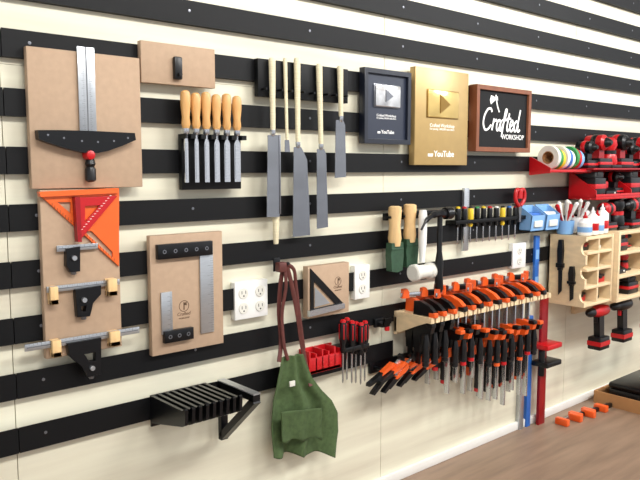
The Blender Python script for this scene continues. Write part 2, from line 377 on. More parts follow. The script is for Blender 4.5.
# --- I sign
x0,x1,z0,z1=R(477,531,84,151,.056);W=x1-x0;Hh=z1-z0;b=.015
t=thing('shop_sign','black sign with white script lettering in walnut frame','sign',(x0+x1)/2,.018,z0)
g=G();g.holed([[(x0,z0),(x1,z0),(x1,z1),(x0,z1)],[(x0+b,z0+b),(x1-b,z0+b),(x1-b,z1-b),(x0+b,z1-b)]],.018,.056,.001);part(t,'border',g,WAL)
g=G();g.box(x0+b*.9,x1-b*.9,.018,.046,z0+b*.9,z1-b*.9);part(t,'panel',g,BOARD)
L=[[(.55,.85),(.45,1.0),(.25,.95),(.08,.65),(.05,.3),(.2,.02),(.4,.05),(.58,.25)],
[(.66,.0),(.70,.3),(.74,.55),(.72,.4),(.80,.45),(.90,.5),(.92,.42)],
[(1.2,.42),(1.1,.5),(.97,.35),(.97,.1),(1.05,.0),(1.15,.15),(1.22,.48),(1.19,.1),(1.25,0),(1.33,.12)],
[(1.33,.12),(1.48,.6),(1.56,.95),(1.50,1.02),(1.44,.8),(1.40,.2),(1.36,-.3)],[(1.30,.5),(1.6,.52)],
[(1.76,.85),(1.68,.2),(1.74,0),(1.84,.1)],[(1.6,.58),(1.9,.6)],
[(1.90,.22),(2.05,.32),(2.05,.48),(1.95,.5),(1.88,.3),(1.92,.05),(2.03,0),(2.14,.15)],
[(2.42,.4),(2.32,.5),(2.19,.35),(2.19,.1),(2.29,0),(2.40,.2),(2.52,1.05)],[(2.46,.3),(2.45,.05),(2.53,0),(2.62,.1)]]
k=(W-2*b)*.80/2.75;ox=x0+b+(W-2*b)*.09;oz=z0+Hh*.33
g=G()
for st in L:
    pts=[(ox+(a+.12*c)*k,.0463,oz+c*k*.85) for a,c in st]
    g.tube(smooth(pts,8),k*.050,6,0,.2)
part(t,'lettering',g,CHLK)
g=G();g.text('WORKSHOP',x0+W*.48,x1-b*2.2,z0+Hh*.20,.0462,.0006,0,.004);part(t,'small_lettering',g,CHLK)
hx,hz=x0+W*.36,z0+Hh*.69;q=W*.10
g=G();g.tube(smooth([(hx+q*.7,.0463,hz-q*.5),(hx+q*.40,.0463,hz-q*.0),(hx+q*.2,.0463,hz+q*.5),(hx-q*.0,.0463,hz+q*1.3)],4),q*.10,6,0,.2)
g.prism([(hx+q*.32,hz+q*1.15),(hx+q*.40,hz+q*.75),(hx-q*.1,hz+q*.72),(hx-q*.85,hz+q*.25),(hx-q*1.05,hz+q*.7),(hx-q*.85,hz+q*1.2),(hx-q*.2,hz+q*1.05)],.0458,.0466)
part(t,'emblem',g,CHLK)
# --- outlets
def outlet(u0,u1,v0,v1,gangs,label):
    x0,x1,z0,z1=R(u0,u1,v0,v1,.024)
    t=thing('wall_outlet',label,'power outlet',(x0+x1)/2,0,z0)
    g=G();g.box(x0,x1,0,.024,z0,z1,.003);part(t,'cover_plate',g,WHT)
    w=(x1-x0)/gangs;hh=z1-z0
    for i in range(gangs):
        cx=x0+w*(i+.5)
        for s in(.30,.70):
            cz=z0+hh*s;g=G();g.lathe((cx,.0235,cz),[(.0165,0),(.0165,.002),(.0155,.0028)],(0,1,0),20,0)
            g.box(cx-.0075,cx-.0055,.026,.0266,cz-.002,cz+.007,0,1);g.box(cx+.0055,cx+.0075,.026,.0266,cz-.002,cz+.007,0,1);g.cyl((cx,.026,cz-.008),.0025,.0006,(0,1,0),10,1)
            part(t,'socket',g,[OFF,DARK])
outlet(235,268,283,321,2,'white double-width duplex outlet plate with four sockets')
outlet(355,370,266,300,1,'white duplex outlet plate between black slats')
outlet(513,526,244,269,1,'white duplex outlet plate between black slats')
# --- Q
r=R(308,349,267,319,.042);bQ=board('tool_board','small fibreboard block holding a triangular square','tool board',r,.018,.042)
t=thing('speed_square','slim black and silver triangular square on fibreboard','speed square',*(P(320,315,.05)[0],.042,P(320,315,.05)[1]))
g=G();g.holed([PL([(311,269),(345,305),(345,308),(311,316)],.047),PL([(314,281),(336,304),(314,309)],.047)],.042,.047,.0005);part(t,'body',g,BM)
g=G();g.prism(PL([(310,311),(345,303),(345,308),(310,317)],.054),.042,.054);part(t,'fence',g,STEEL)
g=G();g.prism(PL([(315,287),(330,303),(315,307)],.0445),.042,.0445);part(t,'insert',g,SAT)
logo(bQ,338,281,.0422,.036)
# --- L sheathed tools, mallet, hammer
xa=P(385,206,.03)[0];xb=P(449,206,.03)[0];zc=P(400,216,.03)[1]
g=G();g.box(xa,xb,.018,.036,zc-.012,zc+.012,.002)
for u in(388,402,417,431,438,449):
    x=P(u,212,.05)[0];g.box(x-.004,x+.004,.03,.085 if u>415 else .062,zc-.004,zc+.004,.001)
solo('tool_rack','black wooden peg rail holding hand tools','tool rack',g,BLK)
def sheathed(u,v0,v1,v2,label,o=.06):
    x,za=P(u,v0,o);_,zb=P(u,v1,o);_,zd=P(u,v2,o);Lh=za-zb
    t=thing('carving_tool',label,'hand tool',x,o-.02,zd,'sheathed wood-handled tools')
    g=G();g.lathe((x,o,zb),[(.019,0),(.023,Lh*.2),(.019,Lh*.5),(.023,Lh*.85),(.022,Lh*.97),(.014,Lh)],(0,0,1),18);part(t,'handle',g,PINE)
    g=G();g.prism([(x-.028,zb+.012),(x+.028,zb+.012),(x+.031,zb-.03),(x+.026,zd+.006),(x,zd),(x-.026,zd+.006),(x-.031,zb-.03)],o-.012,o+.014);g.box(x-.029,x+.029,o-.013,o+.016,zb-.012,zb-.006,.001);part(t,'sheath',g,GLEA)
sheathed(395,206,246,272,'turned wooden handle tool in green leather sheath',.058)
sheathed(410,204,242,268,'turned wooden handle tool in green leather sheath',.058)
OM=.100
x,za=P(423,210,OM);_,zb=P(424,262,OM);_,zd=P(424,281,OM)
t=thing('mallet','white dead blow mallet hanging head down','mallet',x,.07,zd)
g=G();g.lathe((x,OM,zb),[(.009,0),(.010,.03),(.014,.06),(.015,za-zb-.02),(.012,za-zb)],(0,0,1),14);part(t,'handle',g,WHT)
g=G();g.lathe((x-.050,OM,(zb+zd)/2),[(.024,0),(.029,.004),(.029,.02),(.024,.026),(.024,.076),(.029,.082),(.029,.098),(.024,.102)],(1,0,0),20);part(t,'head',g,OFF)
OH=.125
x,za=P(440,215,OH);_,zb=P(443,291,OH)
t=thing('claw_hammer','black claw hammer with curved head and long handle','hammer',x,.09,zb)
g=G();g.lathe((x,OH,zb),[(.012,0),(.016,.01),(.013,.06),(.015,.1),(.009,.14),(.009,za-zb)],(0,0,1),14);part(t,'handle',g,BP)
g=G();g.tube(smooth([(x-.095,OH,za-.045),(x-.07,OH,za-.016),(x-.035,OH,za+.002),(x,OH,za+.005),(x+.03,OH,za+.004)],5),[.004]*5+[.008]*5+[.012]*5+[.015]*6,8);g.cyl((x+.025,OH,za+.004),.021,.032,(1,0,0),14)
g.tube([(x,OH,za),(x,.03,za-.004)],.004,8);part(t,'head',g,BM)
# --- M rule
x0,x1,z0,z1=R(464,469,188,251,.03);g=G();g.box(x0,x1,.018,.03,z0,z1,.001);ticks(g,x0,x1,z0,z1,.03,1,n=30);solo('steel_rule','narrow grey metal rule hanging vertically on slats','ruler',g,[SAT,TICK])
# --- N screwdriver row
xa=P(452,212,.03)[0];xb=P(526,212,.03)[0];zc=P(455,222,.03)[1]
g=G();g.box(xa,xb,.0,.05,zc-.008,zc+.006,.001);g.box(xa,xb,.0,.012,zc-.03,zc-.008,.001);solo('screwdriver_rack','narrow black wooden rail holding screwdrivers','tool rack',g,BLK)
def driver(x,o,zt,hl,sl,hm,cm,label,grp,r=.011,band=False):
    t=thing('screwdriver',label,'screwdriver',x,o,zt-hl-sl,grp)
    g=G();g.lathe((x,o,zt-hl),[(r*.55,0),(r*.8,hl*.08),(r*.65,hl*.2),(r,hl*.4),(r,hl*.85),(r*.8,hl*.93)],(0,0,1),10);part(t,'handle',g,hm)
    if band:
        for i in range(4):
            an=math.pi/2*i+.5;g=G();g.box(x+r*.86*math.cos(an)-.0022,x+r*.86*math.cos(an)+.0022,o+r*.86*math.sin(an)-.0022,o+r*.86*math.sin(an)+.0022,zt-hl*.58,zt-hl*.12,.0005);part(t,'grip_stripe',g,cm)
    g=G();g.lathe((x,o,zt-hl*.07),[(r*.8,0),(r*.75,hl*.06),(r*.4,hl*.09)],(0,0,1),10);part(t,'handle_cap',g,cm)
    g=G();g.lathe((x,o,zt-hl-sl),[(.0015,0),(.003,.006),(.003,sl+.01)],(0,0,1),8);part(t,'shaft',g,STEEL)
cols=[(BP,YEL,'black and yellow'),(BP,RED,'black and red'),(YEL,BP,'yellow and black'),(BP,GRN,'black and green'),(BP,YEL,'black and yellow'),(BP,RED,'black and red'),(BP,OFF,'black and white'),(YEL,BP,'yellow and black'),(BP,BLUE,'black and blue'),(BP,RED,'black and red')]
for i,(a,b,c) in enumerate(cols):
    u=458+i*6.4;x,z=P(u,207-.1*i,.035);driver(x,.035,z+.0,.075,.06,a,b,c+' handled precision screwdriver in black rail','small screwdrivers on the rail',.0115)
# --- O snips
x,z=P(519,191,.045);t=thing('snips','red-handled snips hanging on black slat','snips',x,.02,z-.13)
g=G()
g.tube(smooth([(x-.006,.05,z-.06),(x-.030,.05,z-.035),(x-.028,.05,z),(x-.008,.05,z+.004),(x-.004,.05,z-.03)],5),.008,8);g.tube(smooth([(x+.006,.05,z-.06),(x+.030,.05,z-.035),(x+.028,.05,z),(x+.008,.05,z+.004),(x+.004,.05,z-.03)],5),.008,8);part(t,'handle',g,RED)
g=G();g.prism([(x-.010,z-.06),(x+.010,z-.06),(x+.004,z-.125),(x-.004,z-.125)],.044,.054);g.box(x-.004,x+.004,.018,.044,z-.06,z-.052);part(t,'blade',g,DSTEEL)
# --- R apron
x,z=P(285,266,.06);
g=G();g.cyl((x,.018,z),.005,.06,(0,1,0.15),10);g.box(x-.012,x+.012,.018,.022,z-.02,z+.02,.001);solo('wall_hook','small black metal hook on slat','hook',g,BM)
ap=thing('apron','green canvas work apron with brown leather straps','apron',x,.03,P(300,445,.05)[1])
def ppath(pts,o): return [(P(u,v,oo)[0],oo,P(u,v,oo)[1]) for (u,v),oo in zip(pts,o)]
def ribbon(g,pts,w,th=.003): g.tube(smooth(pts,6),w,8,0,th/w)
g=G();ribbon(g,ppath([(285,263),(281,280),(279,310),(281,340),(279,362)],[.066,.06,.05,.05,.06]),.008)
ribbon(g,ppath([(286,263),(291,282),(297,312),(302,345),(308,375),(311,386)],[.068,.06,.05,.045,.05,.06]),.008)
ribbon(g,ppath([(284,264),(286,285),(282,315),(284,345),(288,360)],[.07,.07,.06,.06,.06]),.006)
ribbon(g,ppath([(287,264),(294,270),(296,286),(300,320),(304,350)],[.07,.066,.055,.05,.045]),.006)
part(ap,'strap',g,BRLE)
g=G();x,z=P(283,268,.075);g.box(x-.014,x+.014,.055,.077,z-.012,z+.016,.003);part(ap,'strap_knot',g,BRLE)
def interp(Pts,t):
    for (a,b) in zip(Pts,Pts[1:]):
        if t<=b[0]: q=(t-a[0])/(b[0]-a[0]);return a[1]+(b[1]-a[1])*q,a[2]+(b[2]-a[2])*q
    return Pts[-1][1:]
def clothpart(name,Lp,Rp,o,mt,amp=.018,nf=5,ns=64,nt=56):
    g=G();V=[];Fc=[]
    for j in range(nt+1):
        t=j/nt;l=interp(Lp,t);r_=interp(Rp,t)
        for i in range(ns+1):
            s=i/ns;u=l[0]+(r_[0]-l[0])*s;v=l[1]+(r_[1]-l[1])*s
            v+=2.0*math.sin(s*nf*math.pi+.5)*(1 if t>.97 else 0)
            oo=o+amp*(.25+.75*t)*(math.sin(s*nf*math.pi+1.4*math.sin(t*2.5)+.5)+.45*math.sin(s*nf*5.3+t*3.4+1)+.35*math.sin(t*7+s*6))
            X,Z=P(u,v,o);V.append((X,oo,Z))
    for j in range(nt):
        for i in range(ns):
            a=j*(ns+1)+i;Fc.append((a,a+1,a+ns+2,a+ns+1))
    g.add(V,Fc);ob=part(ap,name,g,mt);m=ob.modifiers.new('s','SOLIDIFY');m.thickness=.003;return ob
clothpart('apron_body',[(0,281,357),(.12,279,366),(.25,276,379),(.5,272,400),(.75,271,428),(1,272,456)],[(0,303,354),(.12,306,364),(.25,311,377),(.38,320,389),(.5,331,400),(.6,337,412),(.75,337,430),(1,331,454)],.054,CANV,.014,4.2)
clothpart('pocket',[(0,281,412),(1,282,442)],[(0,322,408),(1,321,438)],.080,CANVD,.0035,4.2,30,16)
x,z=P(293,384,.075);g=G();g.box(x-.010,x+.010,.068,.0735,z-.008,z+.008,.001);part(ap,'label_patch',g,OFF)
# --- S red screwdriver holder
x0,x1,z0,z1=R(310,341,352,375,.05)
t=thing('tool_holder','red plastic tool holder block with openings','tool holder',(x0+x1)/2,.0,z0)
g=G();g.box(x0,x1,.0,.05,z0,z0+.012,.002);g.box(x0,x1,.0,.006,z0,z1,.002);g.box(x0,x1,.042,.05,z0,z0+.05,.002)
nn=5
for i in range(nn+1):
    x=x0+(x1-x0)*i/nn;g.box(x-.003,x+.003,.0,.05,z0,z1-.010*(i%2),.001)
part(t,'body',g,RED)
x2=P(367,345,.05)[0];g=G();zc=P(341,350,.05)[1];g.box(x1,x2,.0,.062,zc-.010,zc+.006,.002);g.box(x1,x2,.0,.010,zc-.05,zc,.002);part(t,'rail',g,BP)
for i in range(6):
    u=343+i%3*9+(4 if i>2 else 0);o=.054 if i<3 else .032
    x,zt=P(u,[320,321,323,318,322,321][i],o)
    driver(x,o,zt,.105,.10,BP,RED,'black-handled screwdriver with red stripes and end cap','screwdrivers beside the apron',.0125,True)
# --- T clip
x,z=P(386,322,.05);t=thing('hook_clamp','small black clip with red tip on slat','clip',x,.018,z-.04)
g=G();g.box(x-.03,x+.02,.018,.03,z-.02,z+.01,.003);g.prismx([(.03,z),(.06,z-.005),(.065,z+.015),(.058,z+.015),(.054,z-.016),(.03,z-.016)],x-.02,x+.015);part(t,'body',g,BP)
g=G();g.cyl((x+.005,.05,z-.03),.009,.014,(0,0,1),12);part(t,'tip',g,RED)
# --- U clamps
SH=.185
xs0=P(394,316,.018)[0];zsh=P(394,311,.018)[1];xs1=P(551,292,SH)[0]
t=thing('clamp_shelf','plywood clamp shelf with slots and side bracket','shelf',(xs0+xs1)/2,.018,zsh-.10)
nC=28;cx=[xs0+.020+(xs1-xs0-.042)*i/(nC-1) for i in range(nC)]
cx=[x+(.005*math.sin(i*2.4) if 0<i<nC-1 else 0) for i,x in enumerate(cx)]
g=G();g.box(xs0,xs1,.018,.04,zsh-.018,zsh,.001)
prev=xs0
for x in cx: g.box(prev,x-.0042,.04,SH,zsh-.018,zsh);prev=x+.0042
g.box(prev,xs1,.04,SH,zsh-.018,zsh);part(t,'shelf_board',g,PLY)
for i,x in enumerate((xs0,0,xs1-.014)):
    if i==1: x=(cx[9]+cx[10])/2-.005
    g=G();w=.014 if i!=1 else .010;g.prismx([(.018,zsh-.018),(SH-.02,zsh-.018),(SH-.07,zsh-.038),(.045,zsh-.07),(.018,zsh-.07)],x,x+w);part(t,'bracket',g,PLY)
g=G();g.box(xs0,xs1,.018,.03,zsh-.08,zsh-.018,.001);part(t,'back_rail',g,PLY)
def clamp(x,o,zs,L,sj,c1,c2,cap,label,grp,bar=STEEL,w=.0098,hl=.10,c3=None):
    f=lambda a:o+a
    t=thing('bar_clamp',label,'clamp',x,o,zs-L,grp)
    g=G();g.box(x-.0032,x+.0032,o-.010,o+.010,zs-L,zs+.03,.0008);part(t,'bar',g,bar)
    z=zs-.0005
    g=G();g.prismx([(f(-.016),z),(f(.012),z),(f(.026),z+.003),(f(.064),z+.003),(f(.072),z+.02),(f(.052),z+.036),(f(.012),z+.050),(f(-.014),z+.046)],x-w,x+w);part(t,'fixed_jaw',g,c1)
    g=G();g.box(x-w-.0015,x+w+.0015,f(.052),f(.078),z,z+.016,.002);part(t,'pad',g,c2 if c1 is not BP else ORG)
    z=zs-sj
    g=G();g.prismx([(f(-.014),z-.044),(f(.014),z-.044),(f(.020),z-.012),(f(.060),z-.006),(f(.066),z+.016),(f(.018),z+.026),(f(-.014),z+.026)],x-w*1.15,x+w*1.15);part(t,'sliding_jaw',g,c3 or c1)
    g=G();g.box(x-w-.0025,x+w+.0025,f(.042),f(.068),z+.014,z+.028,.002);part(t,'pad',g,ORG if (c3 or c1) is BP and bar is not BM else BP)
    g=G();g.prismx([(f(-.012),z-.078),(f(.012),z-.078),(f(.014),z-.044),(f(-.014),z-.044)],x-w*.9,x+w*.9);part(t,'release_lever',g,ORG if (c3 or c1) is BP and bar is not BM else BP)
    g=G();g.lathe((x,f(.034),z-.012-hl),[(.009,0),(.0135,.006),(.0115,hl*.3),(.0135,hl*.6),(.009,hl*.9),(.008,hl)],(0,0,1),10);part(t,'handle',g,c2)
    g=G();g.lathe((x,f(.034),z-.024-hl),[(.008,0),(.0120,.003),(.0110,.018)],(0,0,1),10);part(t,'handle_cap',g,cap)
rnd=random.Random(11)
for i,x in enumerate(cx):
    lab='bar clamp with orange and black jaws hanging from plywood shelf'
    o=.112 if i%2==0 else .050
    jit=rnd.uniform(-.008,.012)
    if i<5: clamp(x,o,zsh,.17+.02*(i%2),.05,ORG if i%2 else BP,BP,BP,'short black bar clamp hanging from plywood shelf','hanging bar clamps',BM,c3=BP,w=.0085)
    elif i<14:
        clamp(x,o,zsh,.27+rnd.uniform(0,.06),[.095,.095,.15,.10,.15,.095,.15,.11,.10][i-5]+jit*.4,ORG if i%4 else BP,BP,RED if i%3 else BP,lab,'hanging bar clamps',hl=.085+.02*(i%2),c3=BP if i in(6,10,12) else ORG)
    else:
        clamp(x,o,zsh,.36+rnd.uniform(0,.07),.135+jit if i%2==0 else .225+jit,ORG if i%4 else BP,BP,[RED,ORG,BP][i%3],'long '+lab,'hanging bar clamps',hl=.09+.02*(i%2),c3=BP if i in(15,18,21,26) else ORG)
def miniclamp(x,o,z,an,label,grp,c1,c2):
    t=thing('small_clamp',label,'clamp',x,o,z,grp)
    ca,sa=math.cos(an),math.sin(an)
    def tr(g0):
        g0.v=[(x+(vx)*ca-(vy)*sa,-o+(vx)*sa+(vy)*ca,vz) for vx,vy,vz in g0.v];return g0
    g=G();g.box(-.07,.07,-.003,.003,z+.004,z+.018,.001);part(t,'bar',tr(g),STEEL)
    for xx,cc in((-.055,c1),(.02,c1)):
        g=G();g.prism([(xx-.012,z),(xx+.014,z),(xx+.014,z+.020),(xx+.006,z+.032),(xx-.008,z+.030)],-.009,.009);part(t,'jaw',tr(g),cc)
    g=G();g.box(.034,.085,-.008,.008,z+.002,z+.022,.004);part(t,'handle',tr(g),c2)
for i in range(8):
    x=xs0+.06+i*(xs1-xs0-.12)/7
    miniclamp(x,.075+.03*(i%2),zsh+.0505,(.45 if i%2 else -.3),'small orange and black clamp resting on hanging clamps','small clamps on the clamp shelf',ORG,BP)
# --- spring clamp group : fan of small clamps, bars pointing right
x0,z0=P(372,372,.02);x1,_=P(424,362,.02)
t=thing('clamp_rail','narrow black rail bracket holding small clamps','tool rack',(x0+x1)/2,0,z0)
g=G();zr=P(390,369,.06)[1];g.box(x0,x1,0,.012,zr-.02,zr+.02,.002);part(t,'plate',g,BM)
for x in(x0+.02,x1-.02):
    g=G();g.cyl((x,.01,zr),.005,.06,(0,1,0),10);part(t,'post',g,BM)
g=G();g.tube([(x0,.068,zr),(x1,.068,zr)],.005,10);part(t,'rod',g,BM)
for i in range(7):
    x=x0+.02+(x1-x0-.03)*i/6;o0=.070+.014*(i%2);an=math.radians(28-2*i)
    ux=Vector((-math.cos(an),-math.sin(an)));vx_=Vector((math.sin(an),-math.cos(an)))
    t=thing('spring_clamp','small clamp with orange jaws, black handles and short bar','clamp',x,o0,zr-.08,'small clamps on the low rail')
    def q(a,b): p=Vector((x,zr-.004))+ux*a+vx_*b;return (p.x,p.y)
    g=G();g.prism([q(-.085,-.003),q(.02,-.003),q(.02,.003),q(-.085,.003)],o0-.004,o0+.004);part(t,'bar',g,STEEL)
    g=G();g.prism([q(-.045,.0),q(-.045,.016),q(-.02,.020),q(.022,.016),q(.03,.008),q(.0,.004)],o0-.010,o0+.010);part(t,'jaw',g,ORG)
    g=G();g.prism([q(-.045,-.002),q(-.035,-.016),q(.022,-.018),q(.03,-.010),q(.0,-.005)],o0-.010,o0+.010);part(t,'jaw',g,ORG)
    g=G();g.prism([q(.015,.010),q(.022,.016),q(.088,.026),q(.094,.018),q(.085,.014),q(.03,.004)],o0-.009,o0+.009);part(t,'handle',g,BP)
    g=G();g.prism([q(.015,-.010),q(.022,-.018),q(.088,-.024),q(.094,-.016),q(.085,-.012),q(.03,-.004)],o0-.009,o0+.009);part(t,'handle',g,BP)
    g=G();g.prism([q(-.085,-.014),q(-.072,-.014),q(-.072,.014),q(-.085,.014)],o0-.008,o0+.008);part(t,'end_stop',g,BP)
# --- V levels / bars
x0,x1,z0,z1=R(535,539,236,300,.03);g=G();g.box(x0,x1,.018,.030,z0,z1,.001);g.box(x0+.004,x1-.004,.030,.0308,z0+.06,z0+.10,0,1);g.box(x0+.004,x1-.004,.030,.0308,z1-.10,z1-.06,0,1);solo('spirit_level','narrow blue box spirit level hanging vertically','spirit level',g,[BLUE,LBLU])
x0,x1,z0,z1=R(543,551,296,424,.06)
t=thing('panel_clamp','tall parallel bar clamp with red jaws standing against wall','clamp',(x0+x1)/2,.02,.0)
zt=z1
g=G();g.box(x0+.008,x1-.008,.03,.044,.0,zt,.001);part(t,'bar',g,DRED)
for f,zz_ in((0,P(546,345,.06)[1]),(1,P(546,362,.06)[1])):
    g=G();g.box(x0-.03,x1+.02,.022,.10,zz_-.012,zz_+.010,.004);part(t,'jaw',g,RED if f==0 else BP)
g=G();g.cyl((x0-.01,.06,P(546,345,.06)[1]-.13),.013,.11,(0,0,1),14);part(t,'handle',g,BP)
x0,x1,z0,z1=R(527,531,330,424,.05);g=G();g.box(x0,x1,.0,.02,0,z1,.001);solo('straight_edge','thin silver metal straight edge standing against wall','straight edge',g,SAT)
x0,x1,z0,z1=R(534,538,318,424,.05);g=G();g.box(x0,x1,.0,.02,0,z1,.001);solo('spirit_level','tall blue level standing against wall beside red clamp','spirit level',g,BLUE)
# --- W plywood box
DW=.19
xw0=P(548,270,.018)[0];xw1=P(613,270,DW)[0];zt=P(548,234,.018)[1];zb=P(548,302,.018)[1]
def sidepanel(t,a,th,o1,z0,z1,scal):
    g=G()
    if not scal: g.box(a,a+th,.018,o1,z0,z1,.0008)
    else:
        pts=[(.018,z0),(o1,z0)];n=scal;h=(z1-z0)/n;r=h*.30
        for i in range(n):
            c=z0+h*(i+.5)
            for j in range(9):
                an=-math.pi/2+math.pi*j/8;pts.append((o1-r*.75*math.cos(an),c+r*math.sin(an)))
        pts+=[(o1,z1),(.018,z1)];g.prismx(pts,a,a+th)
    part(t,'side_panel',g,PLY)
def cabinet(name,label,x0,x1,o1,z0,z1,sh,th=.012,divs=(),scal=0):
    t=thing(name,label,'shelf',(x0+x1)/2,.018,z0)
    g=G();g.box(x0,x1,.018,.024,z0,z1);part(t,'back_panel',g,PLY)
    sidepanel(t,x0,th,o1,z0,z1,scal);sidepanel(t,x1-th,th,o1,z0,z1,0)
    for z in [z0,z1-th]+[z0+(z1-z0)*s for s in sh]:
        g=G();g.box(x0+th,x1-th,.018,o1-.001,z,z+th*.75,.0008);part(t,'shelf_board',g,PLY)
    for d in divs:
        g=G();x=x0+(x1-x0)*d;g.box(x,x+th*.7,.02,o1-.002,z0+th,z1-th);part(t,'divider',g,PLY)
    return t
TW=.016
cW=cabinet('storage_box','pale plywood storage box with scalloped side and shelves',xw0,xw1,DW,zb,zt,(.25,.5,.74),TW,(.45,),3)
def sideknife(oc,zt_,L,lab,k=1.0):
    x=xw0+.0005;t=thing('utility_knife',lab,'knife',x,oc,zt_-L,'knives on the plywood box side')
    g=G();g.prismx([(oc-.009*k,zt_-L*.55),(oc+.009*k,zt_-L*.55),(oc+.013*k,zt_-L*.2),(oc+.008*k,zt_),(oc-.008*k,zt_),(oc-.013*k,zt_-L*.2)],x-.016,x);part(t,'handle',g,BP)
    g=G();g.prismx([(oc-.009*k,zt_-L*.55),(oc+.009*k,zt_-L*.55),(oc+.009*k,zt_-L*.92),(oc-.006*k,zt_-L)],x-.008,x-.004);part(t,'blade',g,BP)
    g=G();g.box(x-.018,x,oc-.017*k,oc+.017*k,zt_-L*.5,zt_-L*.42,.002);part(t,'holder_clip',g,BM)
sideknife(.080,zt-.02,.24,'black long knife held on plywood box side');sideknife(.135,zt-.13,.15,'black short knife held on plywood box side')
ri=random.Random(5)
xm=xw0+(xw1-xw0)*.45
hs_=(zt-zb)
for jf,f in enumerate((0,.25,.5,.74)):
    z=zb+hs_*f+TW*.75+.0003
    for ci,(ca,cb) in enumerate(((xw0+TW+.004,xm-.004),(xm+TW*.7+.004,xw1-TW-.004))):
        c=[[RED,BP],[BP,RED],[YEL,BP],[BP,OFF]][jf][ci];x=(ca+cb)/2;w=(cb-ca)*.40;of=ri.uniform(0,.04);hh=ri.uniform(.026,.044)
        if (jf+ci)%3==1:
            t=thing('sander_pad','round black and red sanding tool in plywood box','tool',x,.10,z,'items in the plywood box')
            w*=.9
            g=G();g.lathe((x,.125,z),[(w*.9,0),(w,.004),(w,.014),(w*.6,.018),(w*.55,hh),(w*.3,hh+.003)],(0,0,1),18);part(t,'body',g,c)
            g=G();g.ring((x,.125,z+.018),w*.56,w*.68,.006,(0,0,1),18);part(t,'collar',g,BP if c is RED else RED)
            continue
        t=thing('bit_case','small plastic case standing in plywood box','case',x,.10,z,'items in the plywood box')
        g=G();g.box(x-w,x+w,.05,.170-of,z,z+hh*.7,.003);part(t,'body',g,c)
        g=G();g.box(x-w,x+w,.05,.170-of,z+hh*.7,z+hh,.003);g.box(x-w*.3,x+w*.3,.170-of,.174-of,z+hh*.55,z+hh*.85,.001);part(t,'lid',g,BP if c is not BP else DRED)
# --- Y right cabinet
xy0=xw1+.004;xy1=xy0+.95;DY=.21
zt2=P(616,232,DY)[1];zb2=P(616,303,DY)[1]
cabinet('tool_cabinet','pale plywood open shelving with cordless tools',xy0,xy1,DY,zb2,zt2,(.33,.66),.017,(.33,.66))
def drill(x,o,z,s,label,grp,body=RED,dirx=-1):
    t=thing('cordless_drill',label,'drill',x,o,z-.19*s,grp)
    g=G();g.lathe((x+.07*s*-dirx,o,z),[(.018*s,0),(.028*s,.008*s),(.031*s,.03*s),(.031*s,.09*s),(.025*s,.11*s),(.022*s,.13*s)],(dirx,0,0),16);part(t,'motor_housing',g,body)
    g=G();g.lathe((x+.06*s*dirx,o,z),[(.022*s,0),(.021*s,.03*s),(.014*s,.045*s),(.006*s,.055*s)],(dirx,0,0),14);part(t,'chuck',g,BP)
    g=G();g.prism([(x-.02*s,z-.02*s),(x+.025*s,z-.02*s),(x+.035*s,z-.13*s),(x-.008*s,z-.13*s)],o-.016*s,o+.016*s);part(t,'grip',g,BP)
    g=G();g.box(x-.035*s,x+.06*s,o-.034*s,o+.034*s,z-.19*s,z-.128*s,.006*s);g.box(x-.036*s,x+.061*s,o-.035*s,o+.035*s,z-.170*s,z-.148*s,0,1);part(t,'battery',g,[BP,RED])
    g=G();g.box(x-.028*s,x-.018*s,o-.008*s,o+.008*s,z-.055*s,z-.025*s,.002);part(t,'trigger',g,BP if body is RED else RED)
hs=(zt2-zb2)
def battery(x,o,z,w,d,h,label='black and red cordless tool battery pack',grp='battery packs'):
    t=thing('battery_pack',label,'battery',x,o,z,grp)
    g=G();g.box(x-w/2,x+w/2,o-d/2,o+d/2,z,z+h*.75,.005);part(t,'case',g,BP)
    g=G();g.box(x-w*.4,x+w*.4,o-d*.42,o+d*.42,z+h*.75,z+h,.003);g.box(x-w*.2,x+w*.2,o-d*.44,o+d*.44,z+h*.85,z+h*1.0,.001);part(t,'rail_block',g,DARK)
    g=G();g.box(x-w/2-.001,x+w/2+.001,o-d/2-.001,o+d/2+.001,z+h*.3,z+h*.5,.002);part(t,'stripe',g,RED)
def charger(x,o,z,w,label,grp):
    t=thing('battery_charger',label,'charger',x,o,z,grp)
    g=G();g.prismx([(o-.05,z),(o+.05,z),(o+.05,z+.02),(o-.02,z+.05),(o-.05,z+.05)],x-w/2,x+w/2);part(t,'body',g,BP)
    g=G();g.box(x-w*.3,x+w*.3,o-.03,o+.02,z+.03,z+.062,.004);part(t,'dock',g,RED)
    g=G();g.cyl((x+w*.3,o+.048,z+.010),.005,.004,(0,1,0),10);part(t,'indicator',g,OFF)
